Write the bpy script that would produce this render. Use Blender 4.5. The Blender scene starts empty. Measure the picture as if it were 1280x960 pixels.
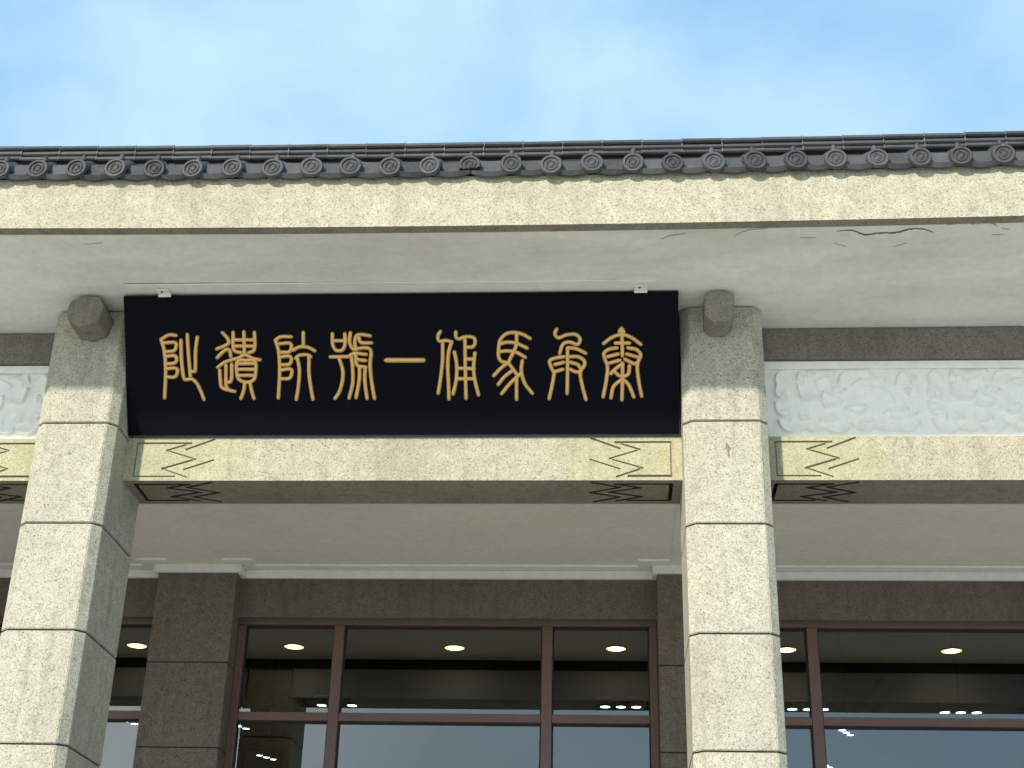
import bpy, bmesh, math, random
from mathutils import Vector, Matrix
random.seed(7)
sc = bpy.context.scene
COL = sc.collection
# ------------------------------------------------------------------ camera
F_PX = 1822.76
AX_R = Vector((0.99796, 0.05937, 0.02299)); AX_F = Vector((-0.06292, 0.89755, 0.43641))
yaw, pitch, roll = math.radians(-4.010), math.radians(25.875), math.radians(1.465)
cy, sy, cp, sp = math.cos(yaw), math.sin(yaw), math.cos(pitch), math.sin(pitch)
AX_F = Vector((sy*cp, cy*cp, sp)); R0 = Vector((cy, -sy, 0)); U0 = R0.cross(AX_F)
AX_R = R0*math.cos(roll) + U0*math.sin(roll); AX_U = -R0*math.sin(roll) + U0*math.cos(roll)
EYE = Vector((0, -11.0, 1.6))
cd = bpy.data.cameras.new('camera'); cam = bpy.data.objects.new('camera', cd); COL.objects.link(cam)
cd.sensor_width = 36; cd.lens = F_PX/1280*36; cd.clip_end = 3000
m = Matrix((AX_R, AX_U, -AX_F)).transposed().to_4x4(); m.translation = EYE
cam.matrix_world = m; sc.camera = cam
def ray(x, y): return AX_F + AX_R*((x-640)/F_PX) - AX_U*((y-480)/F_PX)
def on_plane(x, y, p0, n):
    d = ray(x, y); return EYE + d*((p0-EYE).dot(n)/d.dot(n))
def at_y(x, y, Y): return on_plane(x, y, Vector((0, Y, 0)), Vector((0, 1, 0)))
def at_z(x, y, Z): return on_plane(x, y, Vector((0, 0, Z)), Vector((0, 0, 1)))
# ------------------------------------------------------------------ world, sun, exposure
SUN = Vector((-0.50, -1.0, 0.566)).normalized()
EL = math.asin(SUN.z); AZ = math.atan2(SUN.x, SUN.y)
w = bpy.data.worlds.new('World'); sc.world = w; w.use_nodes = True
nt = w.node_tree; nt.nodes.clear()
def N(t, **k):
    n = nt.nodes.new(t)
    for a, b in k.items(): setattr(n, a, b)
    return n
sky = N('ShaderNodeTexSky', sky_type='NISHITA', sun_disc=False, sun_elevation=EL, sun_rotation=AZ, air_density=1.0, dust_density=1.0, ozone_density=1.0)
tc = N('ShaderNodeTexCoord'); mp = N('ShaderNodeMapping'); mp.inputs['Scale'].default_value = (1.0, 1.0, 1.35); mp.inputs['Location'].default_value = (.35, 0, .2)
n1 = N('ShaderNodeTexNoise'); n1.inputs['Scale'].default_value = 4.2; n1.inputs['Detail'].default_value = 5; n1.inputs['Roughness'].default_value = .5; n1.inputs['Distortion'].default_value = .25
rp = N('ShaderNodeValToRGB'); rp.color_ramp.elements[0].position = .34; rp.color_ramp.elements[1].position = .72
rp.color_ramp.elements[0].color = (.06,)*3+(1,); rp.color_ramp.elements[1].color = (.90,)*3+(1,)
mx = N('ShaderNodeMix', data_type='RGBA'); mx.inputs['B'].default_value = (3.4, 4.85, 5.75, 1)
veil = N('ShaderNodeMix', data_type='RGBA'); veil.inputs['Factor'].default_value = .55; veil.inputs['B'].default_value = (1.75, 3.45, 5.6, 1)   # thin high haze
bg = N('ShaderNodeBackground'); bg.inputs['Strength'].default_value = 0.15
out = N('ShaderNodeOutputWorld')
L = nt.links.new
L(tc.outputs['Generated'], mp.inputs['Vector']); L(mp.outputs['Vector'], n1.inputs['Vector']); L(n1.outputs['Fac'], rp.inputs['Fac'])
L(rp.outputs['Color'], mx.inputs['Factor']); L(sky.outputs['Color'], veil.inputs['A']); L(veil.outputs['Result'], mx.inputs['A']); L(mx.outputs['Result'], bg.inputs['Color']); L(bg.outputs['Background'], out.inputs['Surface'])
sd = bpy.data.lights.new('sun', 'SUN'); sd.energy = 3.5; sd.angle = math.radians(2.2); sd.color = (1, .94, .83)
so = bpy.data.objects.new('sun', sd); COL.objects.link(so); so.rotation_euler = SUN.to_track_quat('Z', 'Y').to_euler(); so.location = (-10, -20, 15)
sc.view_settings.view_transform = 'Standard'; sc.view_settings.look = 'None'; sc.view_settings.exposure = 0.5; sc.view_settings.gamma = 1
# ------------------------------------------------------------------ materials
MAT = {}
class G:
    """tiny node-graph helper"""
    def __init__(s, name):
        s.m = bpy.data.materials.new(name); s.m.use_nodes = True; s.t = s.m.node_tree; s.t.nodes.clear()
        s.o = s.n('ShaderNodeOutputMaterial'); MAT[name] = s.m
    def n(s, t, inp=None, **k):
        x = s.t.nodes.new(t)
        for a, b in k.items(): setattr(x, a, b)
        for a, b in (inp or {}).items():
            if isinstance(b, bpy.types.NodeSocket): s.t.links.new(b, x.inputs[a])
            else: x.inputs[a].default_value = b
        return x
    def pos(s, scale=None):
        g = s.n('ShaderNodeNewGeometry').outputs['Position']
        if scale: g = s.n('ShaderNodeVectorMath', {0: g, 1: scale}, operation='MULTIPLY').outputs[0]
        return g
    def ramp(s, fac, stops, interp='LINEAR'):
        r = s.n('ShaderNodeValToRGB', {'Fac': fac}); cr = r.color_ramp; cr.interpolation = interp
        while len(cr.elements) < len(stops): cr.elements.new(.5)
        for e, (p, c) in zip(cr.elements, stops):
            e.position = p; e.color = (c if isinstance(c, tuple) else (c,)*3) + (1,)
        return r.outputs['Color']
    def noise(s, vec, scale, detail=4, rough=.55):
        return s.n('ShaderNodeTexNoise', {'Vector': vec, 'Scale': scale, 'Detail': detail, 'Roughness': rough}).outputs['Fac']
    def mix(s, f, a, b, blend='MIX'):
        x = s.n('ShaderNodeMix', data_type='RGBA', blend_type=blend)
        for k, v in (('Factor', f), ('A', a), ('B', b)):
            if isinstance(v, bpy.types.NodeSocket): s.t.links.new(v, x.inputs[k])
            else: x.inputs[k].default_value = v if k == 'Factor' else tuple(v)+(1,)
        return x.outputs['Result']
    def bump(s, h, strength, dist, normal=None):
        x = s.n('ShaderNodeBump', {'Height': h, 'Strength': strength, 'Distance': dist})
        if normal: s.t.links.new(normal, x.inputs['Normal'])
        return x.outputs['Normal']
    def bsdf(s, **k):
        b = s.n('ShaderNodeBsdfPrincipled', {a.replace('_', ' '): v for a, v in k.items()})
        s.t.links.new(b.outputs[0], s.o.inputs['Surface']); return b

def pebble(name, light, mid, dark, stain=.35, scale=108, ends=None, matrix=(.30, .28, .22), bump=.35):
    """washed pebble-dash render: coloured grains in a cement matrix"""
    g = G(name); p = g.pos()
    v = g.n('ShaderNodeTexVoronoi', {'Vector': p, 'Scale': scale, 'Randomness': 1.0})
    sep = g.n('ShaderNodeSeparateColor', {'Color': v.outputs['Color']})
    grain = g.ramp(sep.outputs[0], [(0, dark), (.13, mid), (.48, light), (.82, tuple(min(1, c*1.12) for c in light)), (1, mid)])
    tint = g.mix(.18, grain, g.ramp(sep.outputs[1], [(0, (.55, .40, .24)), (.5, light), (1, (.50, .54, .50))]))
    edge = g.ramp(v.outputs['Distance'], [(.55, 0.0), (.95, .7)])
    c = g.mix(edge, tint, matrix)
    big = g.noise(g.pos((1, 1, .35)), 1.7, 5)
    c = g.mix(g.ramp(big, [(.45, 0.0), (.75, stain)]), c, tuple(x*.62 for x in mid), 'MIX')
    run = g.noise(g.pos((9, 9, .8)), 1.0, 6, .62)
    c = g.mix(g.ramp(run, [(.52, 0.0), (.72, stain*1.1)]), c, tuple(x*.50 for x in mid))
    med = g.noise(p, 9, 4)
    c = g.mix(1.0, c, g.ramp(med, [(.3, .86), (.7, 1.06)]), 'MULTIPLY')
    if ends:
        oc = g.n('ShaderNodeTexCoord').outputs['Object']
        x = g.n('ShaderNodeSeparateXYZ', {0: oc}).outputs[0]
        a = g.n('ShaderNodeMath', {0: x}, operation='ABSOLUTE').outputs[0]
        nz = g.n('ShaderNodeMath', {0: g.noise(p, 5, 3), 1: .5}, operation='MULTIPLY').outputs[0]
        a = g.n('ShaderNodeMath', {0: a, 1: nz}, operation='ADD').outputs[0]
        f = g.n('ShaderNodeMapRange', {'Value': a, 'From Min': ends-.50, 'From Max': ends-.20, 'To Min': 0., 'To Max': .42}).outputs[0]
        c = g.mix(f, c, g.mix(.5, c, (.46, .46, .16)))
    h = g.mix(.5, g.ramp(v.outputs['Distance'], [(0, 1.0), (.8, 0.0)]), g.noise(p, 160, 2))
    g.bsdf(Base_Color=c, Roughness=.85, Normal=g.bump(h, bump, .006), Specular_IOR_Level=.3)

pebble('fascia_stone', (.475, .442, .32), (.335, .30, .205), (.16, .14, .105), stain=.25)
pebble('column_stone', (.485, .463, .362), (.335, .315, .24), (.12, .11, .09), stain=.3)
pebble('beam_stone', (.45, .41, .295), (.31, .28, .195), (.13, .11, .085), stain=.3, ends=2.05)
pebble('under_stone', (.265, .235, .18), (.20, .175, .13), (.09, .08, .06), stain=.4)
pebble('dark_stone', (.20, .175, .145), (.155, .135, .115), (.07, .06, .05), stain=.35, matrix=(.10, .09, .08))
pebble('brown_stone', (.150, .122, .098), (.108, .088, .070), (.045, .038, .03), stain=.3, matrix=(.09, .08, .07), bump=.25)
pebble('weathered_stone', (.25, .225, .18), (.19, .17, .14), (.08, .07, .06), stain=.5)
g = G('under_groove_shade'); g.bsdf(Base_Color=(.05, .045, .035, 1), Roughness=.95)  # shade inside the underside grooves, put into the colour of the cut faces
g = G('front_groove_shade'); g.bsdf(Base_Color=(.30, .27, .19, 1), Roughness=.95)  # milder painted shade for the grooves on the lintel's front
g = G('mortar'); g.bsdf(Base_Color=(.03, .027, .022, 1), Roughness=.95)

def plaster(name, col, stain_col, amt):
    g = G(name); p = g.pos()
    a = g.noise(g.pos((.5, 1.2, 1)), 1.3, 7, .62); b = g.noise(p, 14, 4)
    c = g.mix(g.ramp(a, [(.42, 0.0), (.72, amt)]), col, stain_col)
    c = g.mix(1.0, c, g.ramp(b, [(.3, .93), (.7, 1.03)]), 'MULTIPLY')
    g.bsdf(Base_Color=c, Roughness=.8, Normal=g.bump(g.noise(p, 40, 3), .15, .01), Specular_IOR_Level=.3)
plaster('soffit_paint', (.83, .82, .75), (.56, .52, .42), .62)
plaster('porch_paint', (.84, .80, .70), (.74, .70, .60), .5)
plaster('relief_paint', (.92, .905, .84), (.88, .865, .80), .15)
plaster('white_paint', (.86, .86, .82), (.72, .71, .66), .3)

g = G('faint_gap'); g.bsdf(Base_Color=(.40, .385, .33, 1), Roughness=.95)
g = G('plaster_gap'); g.bsdf(Base_Color=(.12, .11, .095, 1), Roughness=.95)
g = G('roof_tile'); p = g.pos()
oi = g.n('ShaderNodeObjectInfo').outputs['Random']
c = g.mix(g.noise(p, 7, 5), (.034, .035, .038), (.075, .075, .074))
c = g.mix(1.0, c, g.ramp(oi, [(0, .62), (1, 1.30)]), 'MULTIPLY')
c = g.mix(g.ramp(g.noise(p, 26, 5, .7), [(.54, 0.0), (.78, .55)]), c, (.145, .142, .125))
g.bsdf(Base_Color=c, Roughness=.68, Normal=g.bump(g.noise(p, 70, 4), .35, .006))
g = G('lime_mortar'); p = g.pos(); g.bsdf(Base_Color=g.mix(g.noise(p, 30, 3), (.09, .088, .08), (.20, .195, .18)), Roughness=.95)
g = G('lacquer'); p = g.pos()
g.bsdf(Base_Color=g.mix(g.noise(p, 3, 4), (.0022, .0026, .0050), (.0045, .005, .009)), Roughness=g.ramp(g.noise(p, 8, 4), [(.3, .5), (.7, .62)]), Specular_IOR_Level=.06)
g = G('gold'); p = g.pos()
g.bsdf(Base_Color=g.mix(g.noise(p, 22, 4), (.60, .34, .105), (.82, .53, .21)), Roughness=.33, Metallic=.6, Normal=g.bump(g.noise(p, 60, 3), .2, .004))
g = G('frame_metal'); p = g.pos()
g.bsdf(Base_Color=g.mix(g.noise(p, 6, 4), (.115, .063, .053), (.16, .090, .076)), Roughness=.38, Specular_IOR_Level=.5)
g = G('rubber'); g.bsdf(Base_Color=(.012, .011, .011, 1), Roughness=.6)
g = G('grey_metal'); g.bsdf(Base_Color=(.45, .45, .43, 1), Roughness=.4, Metallic=.4)
g = G('glass')
fr = g.n('ShaderNodeFresnel', {'IOR': 2.02})
tr = g.n('ShaderNodeBsdfTransparent', {'Color': (.62, .66, .66, 1)}); gl = g.n('ShaderNodeBsdfGlossy', {'Color': (1, .99, .95, 1), 'Roughness': .004, 'Normal': g.bump(g.noise(g.pos(), .9, 1), .02, .02)})
fac = g.n('ShaderNodeMath', {0: fr.outputs[0], 1: .0}, operation='ADD').outputs[0]
ms = g.n('ShaderNodeMixShader', {0: fac, 1: tr.outputs[0], 2: gl.outputs[0]}); g.t.links.new(ms.outputs[0], g.o.inputs['Surface'])
def emit(name, col, s):
    g = G(name); e = g.n('ShaderNodeEmission', {'Color': tuple(col)+(1,), 'Strength': s}); g.t.links.new(e.outputs[0], g.o.inputs['Surface'])
emit('lamp_glow', (1, .93, .76), 30); emit('rim_glow', (1, .72, .16), 9); emit('spot_glow', (1, .98, .92), 14)
g = G('interior'); p = g.pos(); g.bsdf(Base_Color=g.mix(g.noise(p, 1.5, 3), (.07, .07, .07), (.10, .10, .10)), Roughness=.9)
g = G('grey_render'); p = g.pos(); g.bsdf(Base_Color=g.mix(g.noise(p, 4, 4), (.40, .40, .39), (.48, .48, .46)), Roughness=.9)
g = G('black_paint'); g.bsdf(Base_Color=(.012, .012, .012, 1), Roughness=.7)
g = G('paving'); p = g.pos()
br = g.n('ShaderNodeTexBrick', {'Vector': p, 'Color1': (.60, .575, .52, 1), 'Color2': (.54, .52, .47, 1), 'Mortar': (.25, .24, .22, 1), 'Scale': .8, 'Mortar Size': .008})
c = g.mix(1.0, br.outputs['Color'], g.ramp(g.noise(p, 2.5, 5), [(.3, .85), (.7, 1.08)]), 'MULTIPLY')
g.bsdf(Base_Color=c, Roughness=.8)

g = G('dark_paving'); p = g.pos()
br = g.n('ShaderNodeTexBrick', {'Vector': p, 'Color1': (.38, .35, .30, 1), 'Color2': (.32, .30, .26, 1), 'Mortar': (.05, .05, .045, 1), 'Scale': 1.2, 'Mortar Size': .006})
g.bsdf(Base_Color=br.outputs['Color'], Roughness=.6)
# ------------------------------------------------------------------ mesh helpers
def obj(name, bm, mat, parent=None, label=None, smooth=False, **props):
    me = bpy.data.meshes.new(name)
    if isinstance(bm, bmesh.types.BMesh):
        bmesh.ops.recalc_face_normals(bm, faces=bm.faces); bm.to_mesh(me); bm.free()
    else:
        me = bm
    if mat and not me.materials: me.materials.append(MAT[mat])
    if smooth:
        for f in me.polygons: f.use_smooth = True
    o = bpy.data.objects.new(name, me); COL.objects.link(o)
    if parent: o.parent = parent
    if label: o['label'] = label
    for k, v in props.items(): o[k] = v
    return o
def clone(src, parent, loc=None, rot=None):
    o = src.copy(); COL.objects.link(o); o.parent = parent
    if loc is not None: o.location = loc
    if rot is not None: o.rotation_euler = rot
    return o
def empty(name, loc=(0, 0, 0), **props):
    o = bpy.data.objects.new(name, None); COL.objects.link(o); o.location = loc; o.empty_display_size = .3
    for k, v in props.items(): o[k] = v
    return o
def box(bm, x0, x1, y0, y1, z0, z1, bev=0):
    r = bmesh.ops.create_cube(bm, size=1)
    vs = r['verts']
    bmesh.ops.scale(bm, vec=(x1-x0, y1-y0, z1-z0), verts=vs)
    bmesh.ops.translate(bm, vec=((x0+x1)/2, (y0+y1)/2, (z0+z1)/2), verts=vs)
    if bev:
        es = {e for v in vs for e in v.link_edges}
        bmesh.ops.bevel(bm, geom=list(es), offset=bev, segments=2, affect='EDGES', profile=.5)
    return bm
def B(x0, x1, y0, y1, z0, z1, bev=0): return box(bmesh.new(), x0, x1, y0, y1, z0, z1, bev)
def prism(bm, pts, axis_vec):
    """extrude a planar polygon (list of Vectors) by a vector"""
    a = [bm.verts.new(p) for p in pts]; b = [bm.verts.new(Vector(p)+axis_vec) for p in pts]
    n = len(pts); bm.faces.new(a); bm.faces.new(list(reversed(b)))
    for i in range(n): bm.faces.new((a[i], b[i], b[(i+1) % n], a[(i+1) % n]))
    return bm
def smooth_line(pts, step):
    """Catmull-Rom through the points, resampled"""
    P = [Vector(p) for p in pts]
    if len(P) == 2:
        n = max(2, int((P[1]-P[0]).length/step)+1); return [P[0].lerp(P[1], i/(n-1)) for i in range(n)]
    closed = (P[0]-P[-1]).length < 1e-6
    res = []
    for i in range(len(P)-1):
        p1, p2 = P[i], P[i+1]
        p0 = P[i-1] if i > 0 else (P[-2] if closed else p1*2-p2)
        p3 = P[i+2] if i+2 < len(P) else (P[1] if closed else p2*2-p1)
        n = max(2, int((p2-p1).length/step)+1)
        for k in range(n):
            t = k/n
            res.append(.5*((2*p1)+(p2-p0)*t+(2*p0-5*p1+4*p2-p3)*t*t+(3*p1-p0-3*p2+p3)*t**3))
    res.append(P[-1]); return res
def stroke(bm, pts, n, rad, height, step=.02, seg=8, taper=1.0):
    """half-round bar along a line lying in a plane with unit normal n"""
    P = smooth_line(pts, step); rings = []
    L_ = len(P)
    full = []
    t0 = (P[1]-P[0]).normalized(); t1 = (P[-1]-P[-2]).normalized()
    for ang in (80, 45): full.append((P[0]-t0*rad*math.sin(math.radians(ang)), t0, max(.12, math.cos(math.radians(ang)))))
    for i, q in enumerate(P):
        t = (P[min(i+1, L_-1)]-P[max(i-1, 0)])
        t = t.normalized() if t.length > 1e-9 else t0
        full.append((q, t, 1.0))
    for ang in (45, 80): full.append((P[-1]+t1*rad*math.sin(math.radians(ang)), t1, max(.12, math.cos(math.radians(ang)))))
    for q, t, s in full:
        side = n.cross(t).normalized()
        rings.append([bm.verts.new(q + side*(rad*s*math.cos(math.pi*k/(seg-1))) + n*(height*s*math.sin(math.pi*k/(seg-1)))) for k in range(seg)])
    for a, b in zip(rings, rings[1:]):
        for k in range(seg-1): bm.faces.new((a[k], a[k+1], b[k+1], b[k]))
    bm.faces.new(rings[0]); bm.faces.new(list(reversed(rings[-1])))
    return bm
def lathe(bm, prof, n=24, axis='y', a0=0., a1=2*math.pi, center=(0, 0, 0), cap=True):
    """profile [(radius, along)] turned about the y or z axis"""
    c = Vector(center); full = abs(a1-a0-2*math.pi) < 1e-6; rows = []
    for r, h in prof:
        row = []
        for i in range(n if full else n+1):
            a = a0+(a1-a0)*i/n
            v = Vector((r*math.cos(a), h, r*math.sin(a))) if axis == 'y' else Vector((r*math.cos(a), r*math.sin(a), h))
            row.append(bm.verts.new(c+v))
        rows.append(row)
    for a, b in zip(rows, rows[1:]):
        m_ = len(a)
        for i in range(m_ if full else m_-1): bm.faces.new((a[i], a[(i+1) % m_], b[(i+1) % m_], b[i]))
    for row in ((rows[0], rows[-1]) if cap else ()):
        if len(set(v.co.to_tuple(5) for v in row)) > 2: bm.faces.new(row)
    bmesh.ops.remove_doubles(bm, verts=bm.verts, dist=1e-5)
    return bm
def cut(o, cutter_bm, mat=None):
    """carve grooves into a mesh object"""
    bmesh.ops.recalc_face_normals(cutter_bm, faces=cutter_bm.faces)
    me = bpy.data.meshes.new('c'); cutter_bm.to_mesh(me); cutter_bm.free()
    if mat: me.materials.append(MAT[mat])
    c = bpy.data.objects.new('cutter', me); COL.objects.link(c)
    md = o.modifiers.new('b', 'BOOLEAN'); md.operation = 'DIFFERENCE'; md.object = c; md.solver = 'EXACT'; md.use_self = True; md.material_mode = 'TRANSFER'
    dg = bpy.context.evaluated_depsgraph_get()
    new = bpy.data.meshes.new_from_object(o.evaluated_get(dg)); o.modifiers.clear(); old = o.data; o.data = new
    bpy.data.meshes.remove(old); bpy.data.objects.remove(c); bpy.data.meshes.remove(me)

# ------------------------------------------------------------------ dimensions (metres)
XL, XR, CW, CH, CDEP = -4.814, 0.651, 0.696, 0.073, 0.937      # columns: left faces, width, chamfer, depth
BAY = XR - XL
COLX = [XL-BAY, XL, XR, XR+BAY]
ZJ, ZS = 6.604, 0.8985                                          # top joint and block height
SOF = 7.68                                                      # soffit level
BY0, BZ0, BZ1 = 0.368, 6.226, 6.622                             # lintel face, bottom, top
X0, X1 = -12.2, 8.6
WALL, GL = 4.30, 4.44
def sag(x): return min(.04, .0018*(x+.9)**2)

# ground
bm = bmesh.new(); bmesh.ops.create_grid(bm, x_segments=2, y_segments=2, size=400)
obj('plaza', bm, 'paving', kind='structure')
obj('porch_floor', B(-12.6, 9, -2.2, 4.6, .004, .30, .01), 'dark_paving', kind='structure')

# ------------------------------------------------------------------ the building
hall = empty('museum_hall', (-1.73, 2.0, 0))
hall['label'] = 'pebble-dashed museum entrance hall with columns, deep eave and grey tiled edge'
hall['category'] = 'building'
INV = Matrix.Translation((1.73, -2.0, 0))
def part(name, bm, mat, parent=None, label=None, smooth=False, **k):
    """a part modelled in world coordinates, hung under the hall or under one of its parts"""
    o = obj(name, bm, mat, None, label, smooth, **k)
    o.parent = parent or hall
    if o.parent == hall: o.matrix_parent_inverse = INV
    return o
def sub(name, bm, mat, parent, **k): return obj(name, bm, mat, parent, **k)

# columns ----------------------------------------------------------
def octo(w_, d_, c_, z):
    return [Vector(p) for p in ((c_, 0, z), (w_-c_, 0, z), (w_, c_, z), (w_, d_-c_, z), (w_-c_, d_, z), (c_, d_, z), (0, d_-c_, z), (0, c_, z))]
zs = [SOF] + [ZJ-ZS*k for k in range(8)] + [0.0]
blocks = {}
for i, x in enumerate(COLX):
    bm = bmesh.new(); ins = .016
    prism(bm, [p*1+Vector((0, 0, 0)) for p in [Vector((ins+(p.x)*(CW-2*ins)/CW, ins+p.y*(CDEP-2*ins)/CDEP, 0)) for p in octo(CW, CDEP, CH, 0)]], Vector((0, 0, SOF-.002)))
    core = obj('column', bm, 'mortar', None); core.parent = hall; core.matrix_parent_inverse = INV; core.location = (x, 0, 0)
    core['label'] = 'chamfered pebble-dashed column of stacked blocks'
    for k in range(9):
        z1, z0 = zs[k], zs[k+1]
        if k not in blocks:
            b = bmesh.new(); prism(b, octo(CW, CDEP, CH, z0+.007-(z0+z1)/2), Vector((0, 0, z1-z0-.014)))
            bmesh.ops.bevel(b, geom=[e for e in b.edges], offset=.006, segments=2, affect='EDGES')
            blocks[k] = sub('block', b, 'column_stone', core); blocks[k].location = (0, 0, (z0+z1)/2)
        else: clone(blocks[k], core)
    # projecting eight-sided beam end at the head
    shape = [(-.130, .105), (-.035, .150), (.115, .135), (.160, .035), (.125, -.105), (.01, -.155), (-.115, -.12), (-.160, .0)] if i % 2 else [(-.122, .105), (-.005, .150), (.122, .118), (.122, -.075), (.06, -.145), (-.06, -.15), (-.122, -.085)]
    b = bmesh.new(); cx_ = CW/2+(.035 if i % 2 else -.035); cz = SOF-.156
    prism(b, [Vector((cx_+px_, -.29, cz+pz_)) for px_, pz_ in shape], Vector((0, .31, 0)))
    bmesh.ops.bevel(b, geom=list(b.edges), offset=.005, segments=1, affect='EDGES')
    sub('beam_end', b, 'weathered_stone', core)
# small chips on the column faces
def chip(core, pts):
    b = bmesh.new(); prism(b, pts, Vector((0, .004, 0))); sub('chip', b, 'dark_stone', core)
cols = [o for o in hall.children if o.name.startswith('column')]
for ci, pl in ((2, [(908, 553), (911, 556), (914, 561), (911.5, 562), (912, 573), (910, 570), (909, 561), (906.5, 560)]), (1, [(85, 564), (90, 567), (86, 568)])):
    pts = []
    for q in pl:
        p_ = at_y(q[0], q[1], -.003); pts.append(p_-Vector((COLX[ci], 0, 0)))
    chip(cols[ci], pts)

# lintel beams with carved zigzag ends ----------------------------
inner = [(.56, .12), (.35, .29), (.61, .50), (.33, .72), (.55, .92)]
outer = [(.76, .03), (.52, .27), (.77, .52), (.52, .74), (.74, .97)]
fr_ = [(.09, .90), (.09, .12), (.56, .12)]
fr2 = [(.09, .90), (.45, .90)]
def groove(bm, a, b, n, wd, dp):
    a, b = Vector(a), Vector(b); t = (b-a).normalized(); s = n.cross(t).normalized()
    a, b = a-t*wd*.3, b+t*wd*.3
    o_ = n*.02
    prism(bm, [a+s*wd/2+o_, a+s*wd*.45-n*dp, a-s*wd*.45-n*dp, a-s*wd/2+o_], b-a)
BL = BAY-CW                                                     # clear length between columns
bb = B(-BL/2, BL/2, 0, CDEP-.03-BY0, BZ0, BZ1)
lintel = obj('lintel', bb, 'beam_stone', None)
cb = bmesh.new(); cu = bmesh.new(); H_ = BZ1-BZ0; D_ = CDEP-.03-BY0
for sgn in (1, -1):
    def fx(dx): return sgn*(-BL/2+dx)
    for ln in (inner, outer, fr_, fr2):
        for (a, ta), (b, tb) in zip(ln, ln[1:]):
            if not (ln is outer and (a, ta) in (outer[1], outer[3])):
                wv = random.uniform(.014, .022); groove(cb, (fx(a), 0, BZ1-ta*H_), (fx(b), 0, BZ1-tb*H_), Vector((0, -1, 0)), wv, wv)
            groove(cu, (fx(a), .03+ta*(D_-.06), BZ0), (fx(b), .03+tb*(D_-.06), BZ0), Vector((0, 0, -1)), .034, .07)
cut(lintel, cb, 'front_groove_shade'); cut(lintel, cu, 'under_groove_shade')
lintel.data.materials.clear() if not lintel.data.materials else None
if not lintel.data.materials: lintel.data.materials.append(MAT['beam_stone'])
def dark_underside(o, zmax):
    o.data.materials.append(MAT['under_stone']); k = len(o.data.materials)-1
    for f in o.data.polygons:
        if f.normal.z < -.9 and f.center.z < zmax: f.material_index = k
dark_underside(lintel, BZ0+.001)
lintel.name = 'lintel'; lintel.parent = hall; lintel.matrix_parent_inverse = INV
lintel['label'] = 'pale lintel beam with carved zigzag ends'
for i in range(3):
    xc = (COLX[i]+CW+COLX[i+1])/2
    o = lintel if i == 1 else clone(lintel, hall)
    if o is not lintel: o.matrix_parent_inverse = INV
    o.location = (xc, BY0, 0)

# upper beam + frieze panels --------------------------------------
def relief_lines():
    Z = [[(190,140),(150,170),(140,210),(150,250),(140,290),(150,330),(190,345)], [(230,345),(225,290),(200,300)], [(140,380),(145,430),(190,475),(240,485)], [(265,505),(265,450),(230,430),(190,435)],
     [(165,510),(190,560),(240,590),(310,590),(355,570)], [(375,570),(430,590),(500,570)], [(520,570),(560,595),(640,590),(700,545)], [(750,565),(800,585),(860,565)], [(860,550),(930,580),(1020,575)], [(1020,580),(1100,590),(1160,565),(1195,520)],
     [(300,190),(310,150),(340,190),(375,180)], [(380,150),(440,170),(500,145),(560,150)], [(300,250),(310,290),(330,340),(390,362),(470,345)], [(580,400),(530,415),(490,390),(480,340),(490,290),(530,320),(620,350)], [(440,215),(520,180),(540,200)], [(580,260),(620,270),(650,275),(630,300)],
     [(600,220),(620,170),(680,145),(760,140),(810,145),(850,185),(920,195)], [(710,235),(780,205),(900,205)], [(800,260),(880,260),(950,290),(1000,340),(1015,380)], [(665,410),(700,400),(750,400)], [(690,440),(740,460),(790,440),(800,400)], [(340,500),(385,495)], [(480,520),(530,515),(590,495)],
     [(800,520),(850,520)], [(990,490),(1040,500)], [(1080,485),(1130,480),(1180,450)], [(1060,450),(1110,430)], [(1020,230),(1030,180),(1070,150)], [(1090,290),(1110,320),(1130,280)], [(1130,230),(1165,200)], [(945,440),(970,430),(985,450)]]
    return Z
PY = .47                                                         # frieze panel face
panel = None
zt = 7.375
import numpy as np
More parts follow.
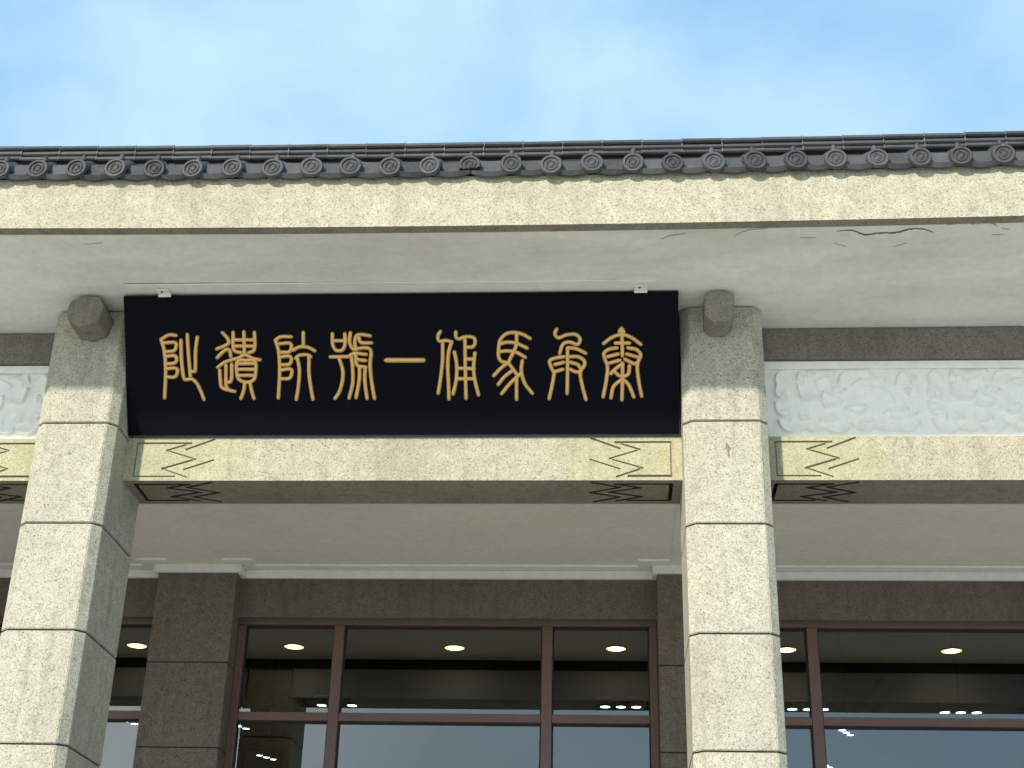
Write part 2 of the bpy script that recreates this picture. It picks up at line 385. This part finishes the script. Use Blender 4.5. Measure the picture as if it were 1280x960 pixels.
def relief_unit():
    """low plaster relief: every traced edge is a crisp step that fades into the ground on its inner side"""
    o_ = at_y(950+90/5.818, 440+360/5.818, PY)
    wd, z0, z1, st = 1.30, BZ1+.034, zt-.080, .0095
    st = .007; nx, nz = int(wd/st)+1, int((z1-z0)/st)+1
    gx, gz = np.meshgrid(np.linspace(0, wd, nx), np.linspace(z0, z1, nz)); h = np.zeros_like(gx)
    for ln in relief_lines():
        P = smooth_line([Vector((q.x-o_.x, q.z, 0)) for q in [at_y(950+a/5.818, 440+b/5.818, PY) for a, b in ln]], .03)
        A = np.array([(p.x, p.y) for p in P]); d = A[1:]-A[:-1]; ang = np.arctan2(d[:, 1], d[:, 0]); turn = np.sum((np.diff(ang)+np.pi) % (2*np.pi)-np.pi)
        sg = 1 if turn >= 0 else -1
        if abs(turn) < .25: sg = 1 if A[-1, 0] > A[0, 0] else -1
        best = np.full(gx.shape, 9.); side = np.zeros_like(gx); over = np.zeros_like(gx)
        for k in range(len(d)):
            Lk = np.hypot(*d[k]); t = ((gx-A[k, 0])*d[k, 0]+(gz-A[k, 1])*d[k, 1])/Lk**2; tc_ = np.clip(t, 0, 1)
            ex, ez = gx-A[k, 0]-tc_*d[k, 0], gz-A[k, 1]-tc_*d[k, 1]; dist = np.hypot(ex, ez)
            u = dist < best; best = np.where(u, dist, best)
            sd_ = sg*(d[k, 0]*(gz-A[k, 1])-d[k, 1]*(gx-A[k, 0]))/Lk
            side = np.where(u, sd_, side); over = np.where(u, np.maximum(0, np.maximum(-t, t-1)*Lk), over)
        step_ = np.clip((side+.003)/.007, 0, 1)
        h = np.maximum(h, step_*np.exp(-np.maximum(side, 0)/.055)*np.exp(-(over/.02)**2))
    b_ = np.minimum(np.minimum(gx, wd-gx), np.minimum(gz-z0, z1-gz)); h *= np.clip(b_/.02, 0, 1)
    me = bpy.data.meshes.new('relief_scroll')
    V = np.stack([gx, -.002-.040*h, gz], -1).reshape(-1, 3)
    F_ = [(j*nx+i, j*nx+i+1, (j+1)*nx+i+1, (j+1)*nx+i) for j in range(nz-1) for i in range(nx-1)]
    me.from_pydata(V.tolist(), [], F_); me.update(); me.materials.append(MAT['relief_paint'])
    for f in me.polygons: f.use_smooth = True
    return me
unit_me = None
for i in range(3):
    xa, xb = COLX[i]+CW, COLX[i+1]
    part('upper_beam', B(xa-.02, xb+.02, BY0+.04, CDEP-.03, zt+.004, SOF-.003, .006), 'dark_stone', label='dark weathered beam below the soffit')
    pn = part('frieze_panel', B(xa-.02, xb+.02, PY, CDEP-.06, BZ1+.003, zt), 'relief_paint', label='white plaster frieze panel with scrolling cloud relief')
    if i == 1:
        continue                                                   # hidden behind the name board: plain panel
    f = bmesh.new()
    box(f, xa+.004, xb-.004, PY-.022, PY+.002, zt-.075, zt-.002, .004)
    box(f, xa+.004, xb-.004, PY-.022, PY+.002, BZ1+.005, BZ1+.030, .004)
    box(f, xa+.004, xa+.055, PY-.021, PY+.002, BZ1+.031, zt-.076, .004); box(f, xb-.055, xb-.004, PY-.021, PY+.002, BZ1+.031, zt-.076, .004)
    sub('moulding', f, 'relief_paint', pn)
    pitch_ = 1.30
    spots = [(xa+.06, 1), (xb-.06, -1), (xb-.06-pitch_, -1)] if i == 0 else [(xa+.06, 1), (xa+.06+pitch_, 1), (xb-.06, -1)]
    for sx, s in spots:
        if unit_me is None: unit_me = relief_unit()
        r = sub('relief_scroll', unit_me, None, pn)
        r.location = (sx, PY-.0005, 0); r.scale = (s, 1, 1)

# eave: fascia, soffit --------------------------------------------
FY = -1.36; FZ0 = 7.662; FZ1 = 8.12
def bent(y0, y1, z0, z1, n=60, back=1.0):
    bm = bmesh.new(); rows = []
    for i in range(n+1):
        x = X0+(X1-X0)*i/n; s = sag(x)
        rows.append([bm.verts.new((x, y, z+s*k)) for y, z, k in ((y0, z0, 1), (y1, z0, back), (y1, z1, back), (y0, z1, 1))])
    for a, b in zip(rows, rows[1:]):
        for k in range(4): bm.faces.new((a[k], a[(k+1) % 4], b[(k+1) % 4], b[k]))
    bm.faces.new(rows[0]); bm.faces.new(list(reversed(rows[-1])))
    return bm
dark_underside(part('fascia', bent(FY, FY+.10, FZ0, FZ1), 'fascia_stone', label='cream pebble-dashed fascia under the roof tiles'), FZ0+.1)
soffit = part('soffit', bent(FY+.095, CDEP+.1, SOF, SOF+.1, back=0.0), 'soffit_paint', label='off-white painted eave soffit with peeling patches')
# peeled plaster edges near the fascia
random.seed(3)
def crack(line, wd, mat='faint_gap'):
    b = bmesh.new(); P = [q+Vector((0, 0, sag(q.x)*(.937+.1-q.y)/2.3)) for q in smooth_line([at_z(x, y, SOF-.006) for x, y in line], .02)]; up = []; lo = []
    for k, q in enumerate(P):
        e = min(1, 4*k/len(P), 4*(len(P)-1-k)/len(P))
        h = wd*(.25+.75*random.random())*(.15+.85*e)
        j = Vector((0, random.uniform(-.004, .004), 0)); up.append(q+j+Vector((0, h, 0))); lo.append(q+j)
    a = [b.verts.new(v) for v in up]; c_ = [b.verts.new(v) for v in lo]
    d = [b.verts.new(v+Vector((0, 0, .008))) for v in up]; e_ = [b.verts.new(v+Vector((0, 0, .008))) for v in lo]
    for k in range(len(P)-1):
        b.faces.new((a[k], a[k+1], c_[k+1], c_[k])); b.faces.new((d[k], d[k+1], a[k+1], a[k])); b.faces.new((c_[k], c_[k+1], e_[k+1], e_[k]))
    sub('peeling_edge', b, mat, soffit)
crack([(1046, 291), (1066, 290), (1080, 295), (1100, 293.5), (1122, 292.5), (1140, 288.5), (1158, 290), (1167, 294)], .018, 'plaster_gap')
crack([(826, 300), (838, 295), (858, 293)], .014); crack([(918, 296), (935, 289), (960, 287)], .010); crack([(1000, 299), (1020, 299)], .008)
crack([(1042, 306), (1058, 310)], .007); crack([(1118, 311), (1134, 306)], .010); crack([(1215, 284), (1228, 282), (1243, 283), (1248, 288)], .018)
crack([(1240, 297), (1256, 297)], .010); crack([(1184, 285), (1202, 281)], .009); crack([(1252, 289), (1262, 291)], .008)
crack([(104, 308), (128, 306)], .006)

# roof edge --------------------------------------------------------
deck = part('roof_deck', B(X0, X1, FY+.14, 13, 8.13, 8.22), 'roof_tile', label='dark grey tiled roof edge')
TY = -1.435; PT = .3178; TX0 = -1.042
k0 = int((X0-TX0)/PT)+1; k1 = int((X1-TX0)/PT)-1
# round end tile: disc with raised rim and swirl rings, barrel behind
def end_tile(broken=False):
    b = bmesh.new()
    prof = [(0, -.012), (.012, -.012), (.020, -.004), (.030, -.002), (.036, -.010), (.044, -.010), (.050, -.002), (.057, -.002), (.062, -.016), (.076, -.016), (.083, -.006), (.083, .016)]
    lathe(b, prof, 28)
    # swirl bars
    for k in range(3):
        a0 = k*2.094; pts = [Vector(((.018+.010*t)*math.cos(a0+t*.8), -.003, (.018+.010*t)*math.sin(a0+t*.8))) for t in range(4)]
        stroke(b, pts, Vector((0, -1, 0)), .005, .009, step=.01, seg=5)
    if broken:
        gm = list(b.verts)+list(b.edges)+list(b.faces)
        bmesh.ops.bisect_plane(b, geom=gm, plane_co=(0, 0, -.030), plane_no=(.06, 0, -1), clear_outer=True)
    # barrel running up the slope
    n = 10; rows = []
    for t in (0, 1):
        row = []
        for i in range(n+1):
            a = math.pi*i/n
            row.append(b.verts.new((.080*math.cos(a), .02+t*.16, -.005+.080*math.sin(a)+t*.125)))
        rows.append(row)
    for i in range(n): b.faces.new((rows[0][i], rows[0][i+1], rows[1][i+1], rows[1][i]))
    # knob
    lathe(b, [(.020, .0), (.020, .026), (.016, .042), (.007, .050), (0, .051)], 10, 'z', center=(0, .085, .128))
    return b
ET = obj('round_end_tile', end_tile(), 'roof_tile', deck, smooth=True); EB = obj('round_end_tile', end_tile(True), 'roof_tile', deck, smooth=True)
def smooth_by_angle(o, ang):
    me = o.data
    bm = bmesh.new(); bm.from_mesh(me)
    for e in bm.edges: e.smooth = (len(e.link_faces) == 2 and e.calc_face_angle() < ang)
    bm.to_mesh(me); bm.free()
for o in (ET, EB): smooth_by_angle(o, .7)
# drip tile: sloping concave pan with a crescent lip
def drip():
    b = bmesh.new(); n = 12; hw = PT/2-.004; rows = []
    def dz(x): return -.050*(1-(x/hw)**2)
    # pan: from lip up the slope
    for y, z, s in ((-.004, -.012, 1), (.022, .040, .9), (.042, .085, .75), (.066, .122, .6)):
        rows.append([b.verts.new((x, y, z+dz(x)*s*.45)) for x in [hw*(2*i/n-1) for i in range(n+1)]])
    for a, c_ in zip(rows, rows[1:]):
        for i in range(n): b.faces.new((a[i], a[i+1], c_[i+1], c_[i]))
    # lip: rounded crescent, front and back sheets
    def lip(yo):
        u, l, m_ = [], [], []
        for i in range(n+1):
            x = hw*(2*i/n-1); t = 1-(x/hw)**2
            u.append(b.verts.new((x, yo, -.014+dz(x)*.45))); m_.append(b.verts.new((x, yo-.024*min(1, t*2), -.026-.022*t))); l.append(b.verts.new((x, yo, -.044-.036*t)))
        return u, m_, l
    f = lip(-.010); k = lip(.014)
    for s in (f, k):
        for a, c_ in zip(s, s[1:]):
            for i in range(n): b.faces.new((a[i], a[i+1], c_[i+1], c_[i]))
    for i in range(n):
        b.faces.new((f[2][i], f[2][i+1], k[2][i+1], k[2][i])); b.faces.new((f[0][i], f[0][i+1], k[0][i+1], k[0][i]))
    return b
DT = obj('drip_tile', drip(), 'roof_tile', deck, smooth=True); smooth_by_angle(DT, .6)
# mortar fillets beside each barrel
mb = bmesh.new()
stroke(mb, [Vector((.082, .0, -.03)), Vector((.082, .15, .10))], Vector((0, -.64, .77)), .009, .012, .05, 5)
MT = obj('mortar_fillet', mb, 'lime_mortar', deck)
# ridge courses: thin bull-nosed tiles stacked in three courses, segments butted with mortar
def course():
    b = bmesh.new(); prof = [(.10, -.021), (.006, -.021), (-.006, -.012), (-.008, .0), (-.004, .010), (.008, .016), (.10, .018)]
    a = [b.verts.new((-PT/2+.004, y, z)) for y, z in prof]; c_ = [b.verts.new((PT/2-.004, y, z)) for y, z in prof]
    for i in range(len(prof)-1): b.faces.new((a[i], a[i+1], c_[i+1], c_[i]))
    b.faces.new(a); b.faces.new(list(reversed(c_)))
    return b
RT = obj('ridge_tile', course(), 'roof_tile', deck)
mj = bmesh.new(); box(mj, -.003, .003, -.008, .02, -.02, .016); MJ = obj('mortar_joint', mj, 'lime_mortar', deck)
RZ = [8.372, 8.424, 8.476]
first = set()
def put(src, loc, rot=(0, 0, 0), sc_=None):
    o = src if src not in first else clone(src, deck)
    first.add(src); o.location = loc; o.rotation_euler = rot
    if sc_: o.scale = sc_
    return o
random.seed(11)
for k in range(k0, k1+1):
    x = TX0+k*PT; s = sag(x); j = random.uniform
    src = EB if k == 0 else ET; ds = random.uniform(1.04, 1.12)
    put(src, (x+j(-.010, .010), TY+j(-.008, .006), 8.172+s+j(-.008, .008)), (j(-.04, .04), j(-3, 3) if src is ET else 0, j(-.05, .05)) if False else (j(-.09, .07), 0, j(-.11, .11)), (ds, 1, ds))
    put(DT, (x+PT/2+j(-.005, .005), TY+.034+j(-.005, .005), 8.166+s+j(-.004, .004)), (j(-.05, .05), j(-.035, .035), j(-.04, .04)))
    put(MT, (x, TY+.05, 8.182+s+j(-.004, .004)))
    for c_, z in enumerate(RZ):
        put(RT, (x+.085+PT/2+j(-.002, .002), -1.30+j(-.003, .003)+.006*(c_ == 1), z+s+j(-.0025, .0025)), (j(-.01, .01), j(-.004, .004), 0))
        put(MJ, (x+.085, -1.30, z+s), (0, 0, 0), (j(.6, 1.6), 1, 1))
sub('ridge_core', bent(-1.262, -1.16, 8.13, 8.478), 'black_paint', deck)

# porch: ceiling, back wall, pilasters ----------------------------
CZ = 6.745
part('porch_ceiling', B(X0, X1, CDEP+.0, 4.9, CZ, CZ+.08), 'porch_paint', label='pale porch ceiling')
dark_band = part('black_band', B(X0, X1, CDEP-.015, CDEP+.012, CZ-.13, CZ-.003), 'black_paint')  # plain black strip along the back of the beams, below the ceiling
for i in range(3): part('beam_cladding', B(COLX[i]+CW-.03, COLX[i+1]+.03, CDEP-.029, CDEP-.006, BZ0+.004, BZ1+.12, .003), 'grey_render')
part('inner_wall', B(X0, X1, CDEP-.05, CDEP-.01, BZ1-.01, SOF), 'porch_paint')
part('header', B(X0, X1, WALL, WALL+.35, 6.215, CZ-.002), 'brown_stone', label='dark brown stone header above the windows')
PW = .88; PYF = 4.10
pz = [6.70] + [5.655-.905*k for k in range(7)]
pil_blocks = {}
for i, x in enumerate(COLX):
    xc = x+CW/2
    core = obj('pilaster', B(-PW/2+.012, PW/2-.012, PYF+.012, WALL+.36, 0, CZ-.004), 'mortar'); core.parent = hall; core.matrix_parent_inverse = INV; core.location = (xc, 0, 0)
    core['label'] = 'dark brown stone pilaster between windows'
    for k in range(8):
        z1 = [CZ-.003] + [5.655-.905*q for q in range(7)] + [0]
        a, b_ = z1[k+1], z1[k]
        if b_-a < .05: continue
        if k not in pil_blocks:
            pil_blocks[k] = sub('block', B(-PW/2, PW/2, PYF, WALL+.37, a+.006, b_-.006, .006), 'brown_stone', core)
        else: clone(pil_blocks[k], core)
# crown moulding following wall and pilasters, and fillets on the ceiling
def crown_pieces(off, z0, z1, th):
    out_ = []
    for i, x in enumerate(COLX):
        xc = x+CW/2
        out_.append((xc-PW/2-off, xc+PW/2+off, PYF-off, PYF-off+th, z0, z1))
        for sx in (-1, 1):
            e = xc+sx*(PW/2+off); out_.append((min(e, e-sx*th), max(e, e-sx*th), PYF-off+th+.001, WALL+.01, z0, z1))
        if i < 3:
            xa, xb = xc+PW/2+off, COLX[i+1]+CW/2-PW/2-off
            out_.append((xa+.001, xb-.001, WALL-off, WALL-off+th, z0, z1))
    return out_
for off, z0, z1, th in ((.045, 6.652, CZ-.003, .06), ):
    for q in crown_pieces(off, z0, z1, th): part('crown_moulding', B(*q, .006), 'white_paint')
for i, x in enumerate(COLX):
    xc = x+CW/2
    part('ceiling_beam', B(xc-.30, xc+.30, CDEP-.01, PYF-.05, CZ-.007, CZ+.01, .002), 'porch_paint')
    for sx in (-1, 1):
        e0, e1 = sorted((xc+sx*.302, xc+sx*(PW/2+.20)))
        part('ceiling_fillet', B(e0, e1, 3.88, 3.92, CZ-.02, CZ+.004, .004), 'white_paint')
    if i < 3:
        part('ceiling_fillet', B(xc+PW/2+.20, COLX[i+1]+CW/2-PW/2-.20, 4.07, 4.10, CZ-.02, CZ+.004, .004), 'white_paint')

# windows ----------------------------------------------------------
def window(xa, xb, mull, name='window'):
    head_z, tr_z, sill = 6.24, 5.15, .35
    W = part('window', B(xa, xb, GL-.06, GL+.06, head_z-.085, head_z, .006), 'frame_metal', label='red-brown metal framed glazing')
    def piece(nm, *b): return sub(nm, B(*b, .006), 'frame_metal', W)
    piece('jamb', xa, xa+.085, GL-.059, GL+.059, sill, head_z-.086); piece('jamb', xb-.085, xb, GL-.059, GL+.059, sill, head_z-.086)
    for q in mull: piece('mullion', q-.056, q+.056, GL-.065, GL+.065, sill, head_z-.087)
    xs = [xa+.085] + [v for q in mull for v in (q-.056, q+.056)] + [xb-.085]
    zz = [(tr_z+.045, head_z-.086), (2.75, tr_z-.045), (sill+.08, 2.66)]
    for a, b_ in zip(xs[::2], xs[1::2]):
        piece('transom', a+.001, b_-.001, GL-.055, GL+.055, tr_z-.045, tr_z+.045); piece('transom', a+.001, b_-.001, GL-.055, GL+.055, 2.66, 2.75); piece('sill', a+.001, b_-.001, GL-.055, GL+.055, sill, sill+.08)
        for z0, z1 in zz:
            sub('pane', B(a+.004, b_-.004, GL+.014, GL+.020, z0+.002, z1-.002), 'glass', W)
            s = bmesh.new(); box(s, a+.001, a+.016, GL-.004, GL+.012, z0, z1); box(s, b_-.016, b_-.001, GL-.004, GL+.012, z0, z1); box(s, a+.017, b_-.017, GL-.004, GL+.012, z1-.02, z1-.001)
            sub('seal', s, 'rubber', W)
    return W
c1, c2, c3, c4 = [x+CW/2 for x in COLX]
window(c1+PW/2+.002, c2-PW/2-.002, [c1+1.21, c2-1.21]); wm = window(c2+PW/2+.002, c3-PW/2-.002, [-2.90, -.625]); window(c3+PW/2+.002, c4-PW/2-.002, [2.21, c4-1.21])
part('plinth', B(X0, X1, WALL, WALL+.3, 0, .349), 'brown_stone')
# interior shell
part('interior_wall', B(X0, X1, 19.8, 20, 0, 9), 'interior'); part('interior_wall', B(X0-.2, X0, FY+.3, 20, 0, 8.12), 'interior'); part('interior_wall', B(X1, X1+.2, WALL, 20, 0, 8.12), 'interior')
part('interior_ceiling', B(X0, X1, WALL+.36, 19.8, 8.0, 8.1), 'interior'); part('interior_wall', B(X0, X1, WALL+.1, WALL+.34, CZ, 8.12), 'interior')
for q in ((1108, 868), (1086, 868)):
    a_, b_ = at_z(q[0]+12, 850, 6.9), at_z(q[0]-12, 886, 6.9)
    rb = bmesh.new(); stroke(rb, [a_, b_], Vector((0, 0, -1)), .07, .07, .3, 8); part('tie_rod', rb, 'black_paint')
part('interior_floor', B(X0, X1, WALL+.31, 19.8, 0, .02), 'interior')

# ------------------------------------------------------------------ name board
pb, ptp = Vector((0, .33, 6.630)), Vector((0, -.292, 7.664))
pv = (ptp-pb).normalized(); pn_ = Vector((1, 0, 0)).cross(pv).normalized()          # outward normal (towards the visitor)
if pn_.y > 0: pn_ = -pn_
board_h = (ptp-pb).length
nb = empty('name_board', (-1.74, .33, 6.63)); nb['label'] = 'black lacquered name board with nine gold seal-script characters'; nb['category'] = 'sign'
INB = Matrix.Translation((1.74, -.33, -6.63))
def nbpart(name, bm, mat, label=None, smooth=False):
    o = obj(name, bm, mat, None, label, smooth); o.parent = nb; o.matrix_parent_inverse = INB; return o
b = bmesh.new(); xa, xb = -4.112, .634
q0 = [Vector((xa, pb.y, pb.z)), Vector((xb, pb.y, pb.z)), Vector((xb-.008, ptp.y, ptp.z)), Vector((xa, ptp.y, ptp.z))]
prism(b, q0, -pn_*.055); bmesh.ops.bevel(b, geom=list(b.edges), offset=.0015, segments=1, affect='EDGES')
nbpart('board', b, 'lacquer')
CHARS = [
 (195, 405, [[(230,130),(150,125),(60,175)], [(62,180),(95,300),(112,480),(110,650),(100,845)], [(90,215),(225,215),(215,300),(120,315)], [(110,370),(225,365),(225,440),(125,455)], [(115,510),(240,510),(225,600),(120,605)],
   [(288,185),(290,330),(300,480),(320,615),(345,635),(415,630),(470,680),(515,770),(550,860)], [(360,120),(370,300),(385,480),(395,600)], [(475,150),(455,300),(452,520),(440,542),(410,540)]]),
 (263, 405, [[(140,100),(195,160),(205,225),(75,285)], [(80,385),(150,315),(215,290),(235,370)], [(85,495),(160,440),(240,410),(330,385),(400,350),(480,390),(570,410)], [(262,95),(262,250),(285,310),(350,325)], [(385,90),(390,340)], [(505,95),(510,250),(490,310),(440,325)],
   [(275,180),(370,182)], [(275,252),(370,252)], [(405,180),(510,182)], [(405,252),(510,252)], [(310,430),(310,590),(345,645),(420,665),(485,645),(515,590),(515,430),(420,415),(310,430)], [(320,452),(500,450)], [(320,517),(505,517)], [(320,587),(505,587)],
   [(395,670),(380,770),(350,850)], [(455,670),(475,770),(500,850)], [(110,530),(115,640),(140,730),(280,770)], [(180,470),(180,690),(200,740)], [(245,460),(245,610),(230,660),(200,665)]]),
 (335, 405, [[(265,145),(150,145),(85,185)], [(90,190),(125,330),(135,550),(120,845)], [(130,225),(258,222),(252,312),(150,322)], [(140,375),(258,372),(252,456),(150,465)], [(150,525),(268,518),(252,615),(150,625)],
   [(405,95),(405,250)], [(285,300),(350,265),(405,258),(470,270),(535,305)], [(320,390),(355,360),(410,350),(465,355),(490,375)], [(335,380),(360,520),(350,700),(325,860)], [(470,370),(470,560),(490,720),(515,860)]]),
 (407, 405, [[(80,110),(80,220),(110,290),(155,305),(200,290),(225,220),(220,110)], [(95,190),(215,190)], [(55,375),(265,372)], [(155,390),(195,520),(195,640),(160,770),(110,850)], [(285,100),(275,200),(300,270),(340,295)],
   [(510,135),(400,118),(350,140),(335,210),(345,270)], [(380,150),(405,210),(525,215)], [(330,290),(430,272),(500,282),(522,330),(510,450),(520,600),(540,740),(560,850)], [(265,370),(330,335),(465,347)], [(345,395),(400,412),(460,417)], [(345,350),(362,470),(460,490)],
   [(295,370),(310,500),(310,680),(270,845)], [(390,490),(385,640),(350,840)], [(455,490),(450,650),(475,850)]]),
 (481, 447, [[(18,30),(240,30),(440,30)]]),
 (538, 405, [[(115,85),(85,140),(105,195),(180,187),(245,205)], [(140,210),(140,400),(120,600),(90,790)], [(245,205),(208,330),(200,520),(208,700),(212,855)], [(290,90),(295,150),(330,170),(400,145),(490,152),(512,200),(490,258),(420,265)],
   [(395,180),(400,500),(408,850)], [(275,320),(300,450),(300,600),(285,700),(260,800)], [(510,330),(495,480),(505,620),(550,810)], [(410,400),(495,400)], [(310,505),(500,510)], [(310,625),(500,625)]]),
 (608, 405, [[(500,165),(420,120),(330,97),(230,110),(160,180),(140,280),(140,370),(170,425),(250,450),(330,550),(360,590)], [(345,110),(345,220),(320,300),(270,400),(255,440)], [(170,225),(230,208),(340,218),(465,275)], [(160,315),(240,307),(340,322),(445,380)],
   [(235,450),(160,510),(85,590)], [(300,530),(210,600),(135,690)], [(400,560),(280,670),(175,795)], [(345,600),(345,860)], [(410,420),(400,540),(440,680),(525,790)]]),
 (675, 402, [[(190,85),(170,140),(210,185),(300,152),(400,145),(455,190),(450,240),(420,260),(330,232),(260,262),(225,360)], [(315,300),(315,560),(310,820)], [(320,298),(420,312),(520,360)], [(275,400),(180,415),(110,450),(140,550),(160,590),(140,720),(105,880)],
   [(345,400),(430,400),(500,440),(508,500),(460,580),(480,720),(525,890)], [(270,465),(170,490)], [(260,545),(170,572)], [(345,465),(430,490),(460,530)], [(350,545),(400,572),(450,575)]]),
 (743, 402, [[(310,75),(315,180),(320,390)], [(105,250),(200,180),(310,148),(420,180),(530,260)], [(240,245),(400,245)], [(255,300),(170,315),(110,360),(120,430),(150,520),(135,680),(100,860)], [(270,370),(150,400)], [(290,440),(170,475)],
   [(385,300),(480,320),(530,380),(500,460),(490,540),(510,700),(540,850)], [(370,370),(510,410)], [(350,430),(450,480),(490,470)], [(322,475),(320,700),(315,895)], [(188,595),(240,540),(310,488)], [(225,560),(270,610),(330,625),(390,595),(400,505)],
   [(190,870),(220,740),(320,655)], [(320,655),(390,720),(450,860)], [(285,115),(310,80),(335,115)]]),
]
for ci, (ox, oy, strokes) in enumerate(CHARS):
    b = bmesh.new()
    for st in strokes:
        pts = [on_plane(ox+q[0]/9.143, oy+q[1]/9.143, pb, pn_)+pn_*.001 for q in st]
        stroke(b, pts, pn_, .0182 if ci != 4 else .023, .020, step=.014, seg=8)
    nbpart('character', b, 'gold', smooth=True)
# mounting batten and brackets on the soffit
bt = nbpart('batten', B(-4.06, .44, -.470, -.345, SOF-.012, SOF-.001, .002), 'soffit_paint')
for q in (201, 801):
    P_ = at_z(q, 358, SOF-.02)
    b = bmesh.new(); box(b, P_.x-.055, P_.x+.055, -.42, -.325, SOF-.030, SOF-.019, .003); box(b, P_.x-.055, P_.x+.055, -.336, -.325, SOF-.05, SOF-.0305, .003)
    k_ = nbpart('bracket', b, 'porch_paint')
    s = bmesh.new(); lathe(s, [(.010, 0), (.010, -.006), (0, -.008)], 10, 'z', center=(P_.x-.01, -.385, SOF-.030)); sub('screw', s, 'rubber', k_)

# ------------------------------------------------------------------ lamps
def downlight():
    r = empty('downlight')
    b = bmesh.new(); lathe(b, [(.150, 0), (.150, -.008), (.132, -.014), (.126, -.004)], 28, 'z', cap=False); obj('trim_ring', b, 'grey_metal', r, smooth=True)
    b = bmesh.new(); lathe(b, [(.127, -.006), (.095, -.010)], 28, 'z', cap=False); obj('reflector', b, 'rim_glow', r)
    b = bmesh.new(); lathe(b, [(.0955, -.010), (.04, -.016), (0, -.017)], 28, 'z', cap=False); obj('lens', b, 'lamp_glow', r)
    return r
def tree_copy(o, loc):
    c = o.copy(); COL.objects.link(c); c.location = loc
    for ch in o.children:
        d = ch.copy(); COL.objects.link(d); d.parent = c
    return c
d0 = downlight(); d0['label'] = 'lit round downlight in the porch ceiling, mirrored in the glass'; d0['category'] = 'lamp'; d0['group'] = 'downlights in the porch ceiling'
for i, x in enumerate((-6.12, -4.04, -1.94, .137, 2.30, 4.37)):
    o = d0 if i == 0 else tree_copy(d0, (0, 0, 0))
    o.location = (x, 1.56, CZ-.001)
    o['label'] = 'lit porch downlight ' + ['mirrored in the pane between column side and brown pilaster', 'mirrored in the narrow pane above the white sensor', 'mirrored in the wide pane under the name board', 'mirrored in the narrow sensorless pane under the name board', 'mirrored beside the column that cuts it off', 'mirrored in the wide pane under the white frieze'][i]
def spots_():
    r = empty('spotlight_cluster')
    obj('track', B(-.32, .32, -.02, .02, .10, .14), 'black_paint', r)
    for k in (-1, 0, 1):
        b = bmesh.new(); lathe(b, [(.035, .10), (.055, .08), (.070, .0), (.066, -.002)], 14, 'z', center=(k*.205, 0, 0), cap=False); h = obj('lamp_head', b, 'black_paint', r, smooth=True)
        b = bmesh.new(); lathe(b, [(.066, .004), (0, .004)], 14, 'z', center=(k*.205, 0, 0)); obj('lens', b, 'spot_glow', r)
        obj('stem', B(k*.205-.008, k*.205+.008, -.008, .008, .098, 1.86 if k == 0 else .12), 'black_paint', r)
    return r
s0 = spots_(); s0['label'] = 'cluster of three lit spotlights hanging inside behind the glass'; s0['category'] = 'lamp'; s0['group'] = 'spotlights hanging inside the hall'
for i, q in enumerate(((421, 882), (776, 884), (1010, 887), (1201, 891), (168, 905), (298, 908), (333, 947), (1058, 916), (1032, 957))):
    o = s0 if i == 0 else None
    if o is None:
        o = s0.copy(); COL.objects.link(o)
        for ch in s0.children:
            d = ch.copy(); COL.objects.link(d); d.parent = o
    o.location = at_z(q[0], q[1], 6.2)
    o['label'] = ['three lit spotlights inside, half hidden by the mullion near the white sensor', 'three lit spotlights low in the narrow sensorless upper pane under the name board', 'three lit spotlights partly hidden by column and mullion under the white frieze', 'three lit spotlights low in the wide upper pane under the white frieze',
      'angled spotlights glimpsed between the column side and the brown pilaster', 'angled spotlights in the dark lower pane just below the white sensor', 'angled spotlights in the dark column reflection, further from the sensor', 'angled spotlights high in the wide lower pane under the white frieze', 'angled spotlights beside the mullion in the wide lower pane under the frieze'][i]
    if i > 3: o.rotation_euler = (0, 0, math.radians(62)); o.scale = (.8, .8, 1)
# sensor on the window jamb
P_ = at_y(281, 892, GL-.10)
se = empty('window_sensor', P_); se['label'] = 'small white alarm sensor on the red-brown window jamb'; se['category'] = 'sensor'
b = bmesh.new(); lathe(b, [(0, -.028), (.02, -.022), (.03, 0), (.028, .03), (.02, .045)], 14); obj('housing', b, 'white_paint', se, smooth=True)
b = bmesh.new(); box(b, .13, .25, .07, .10, .03, .075, .012); obj('receiver', b, 'white_paint', se)
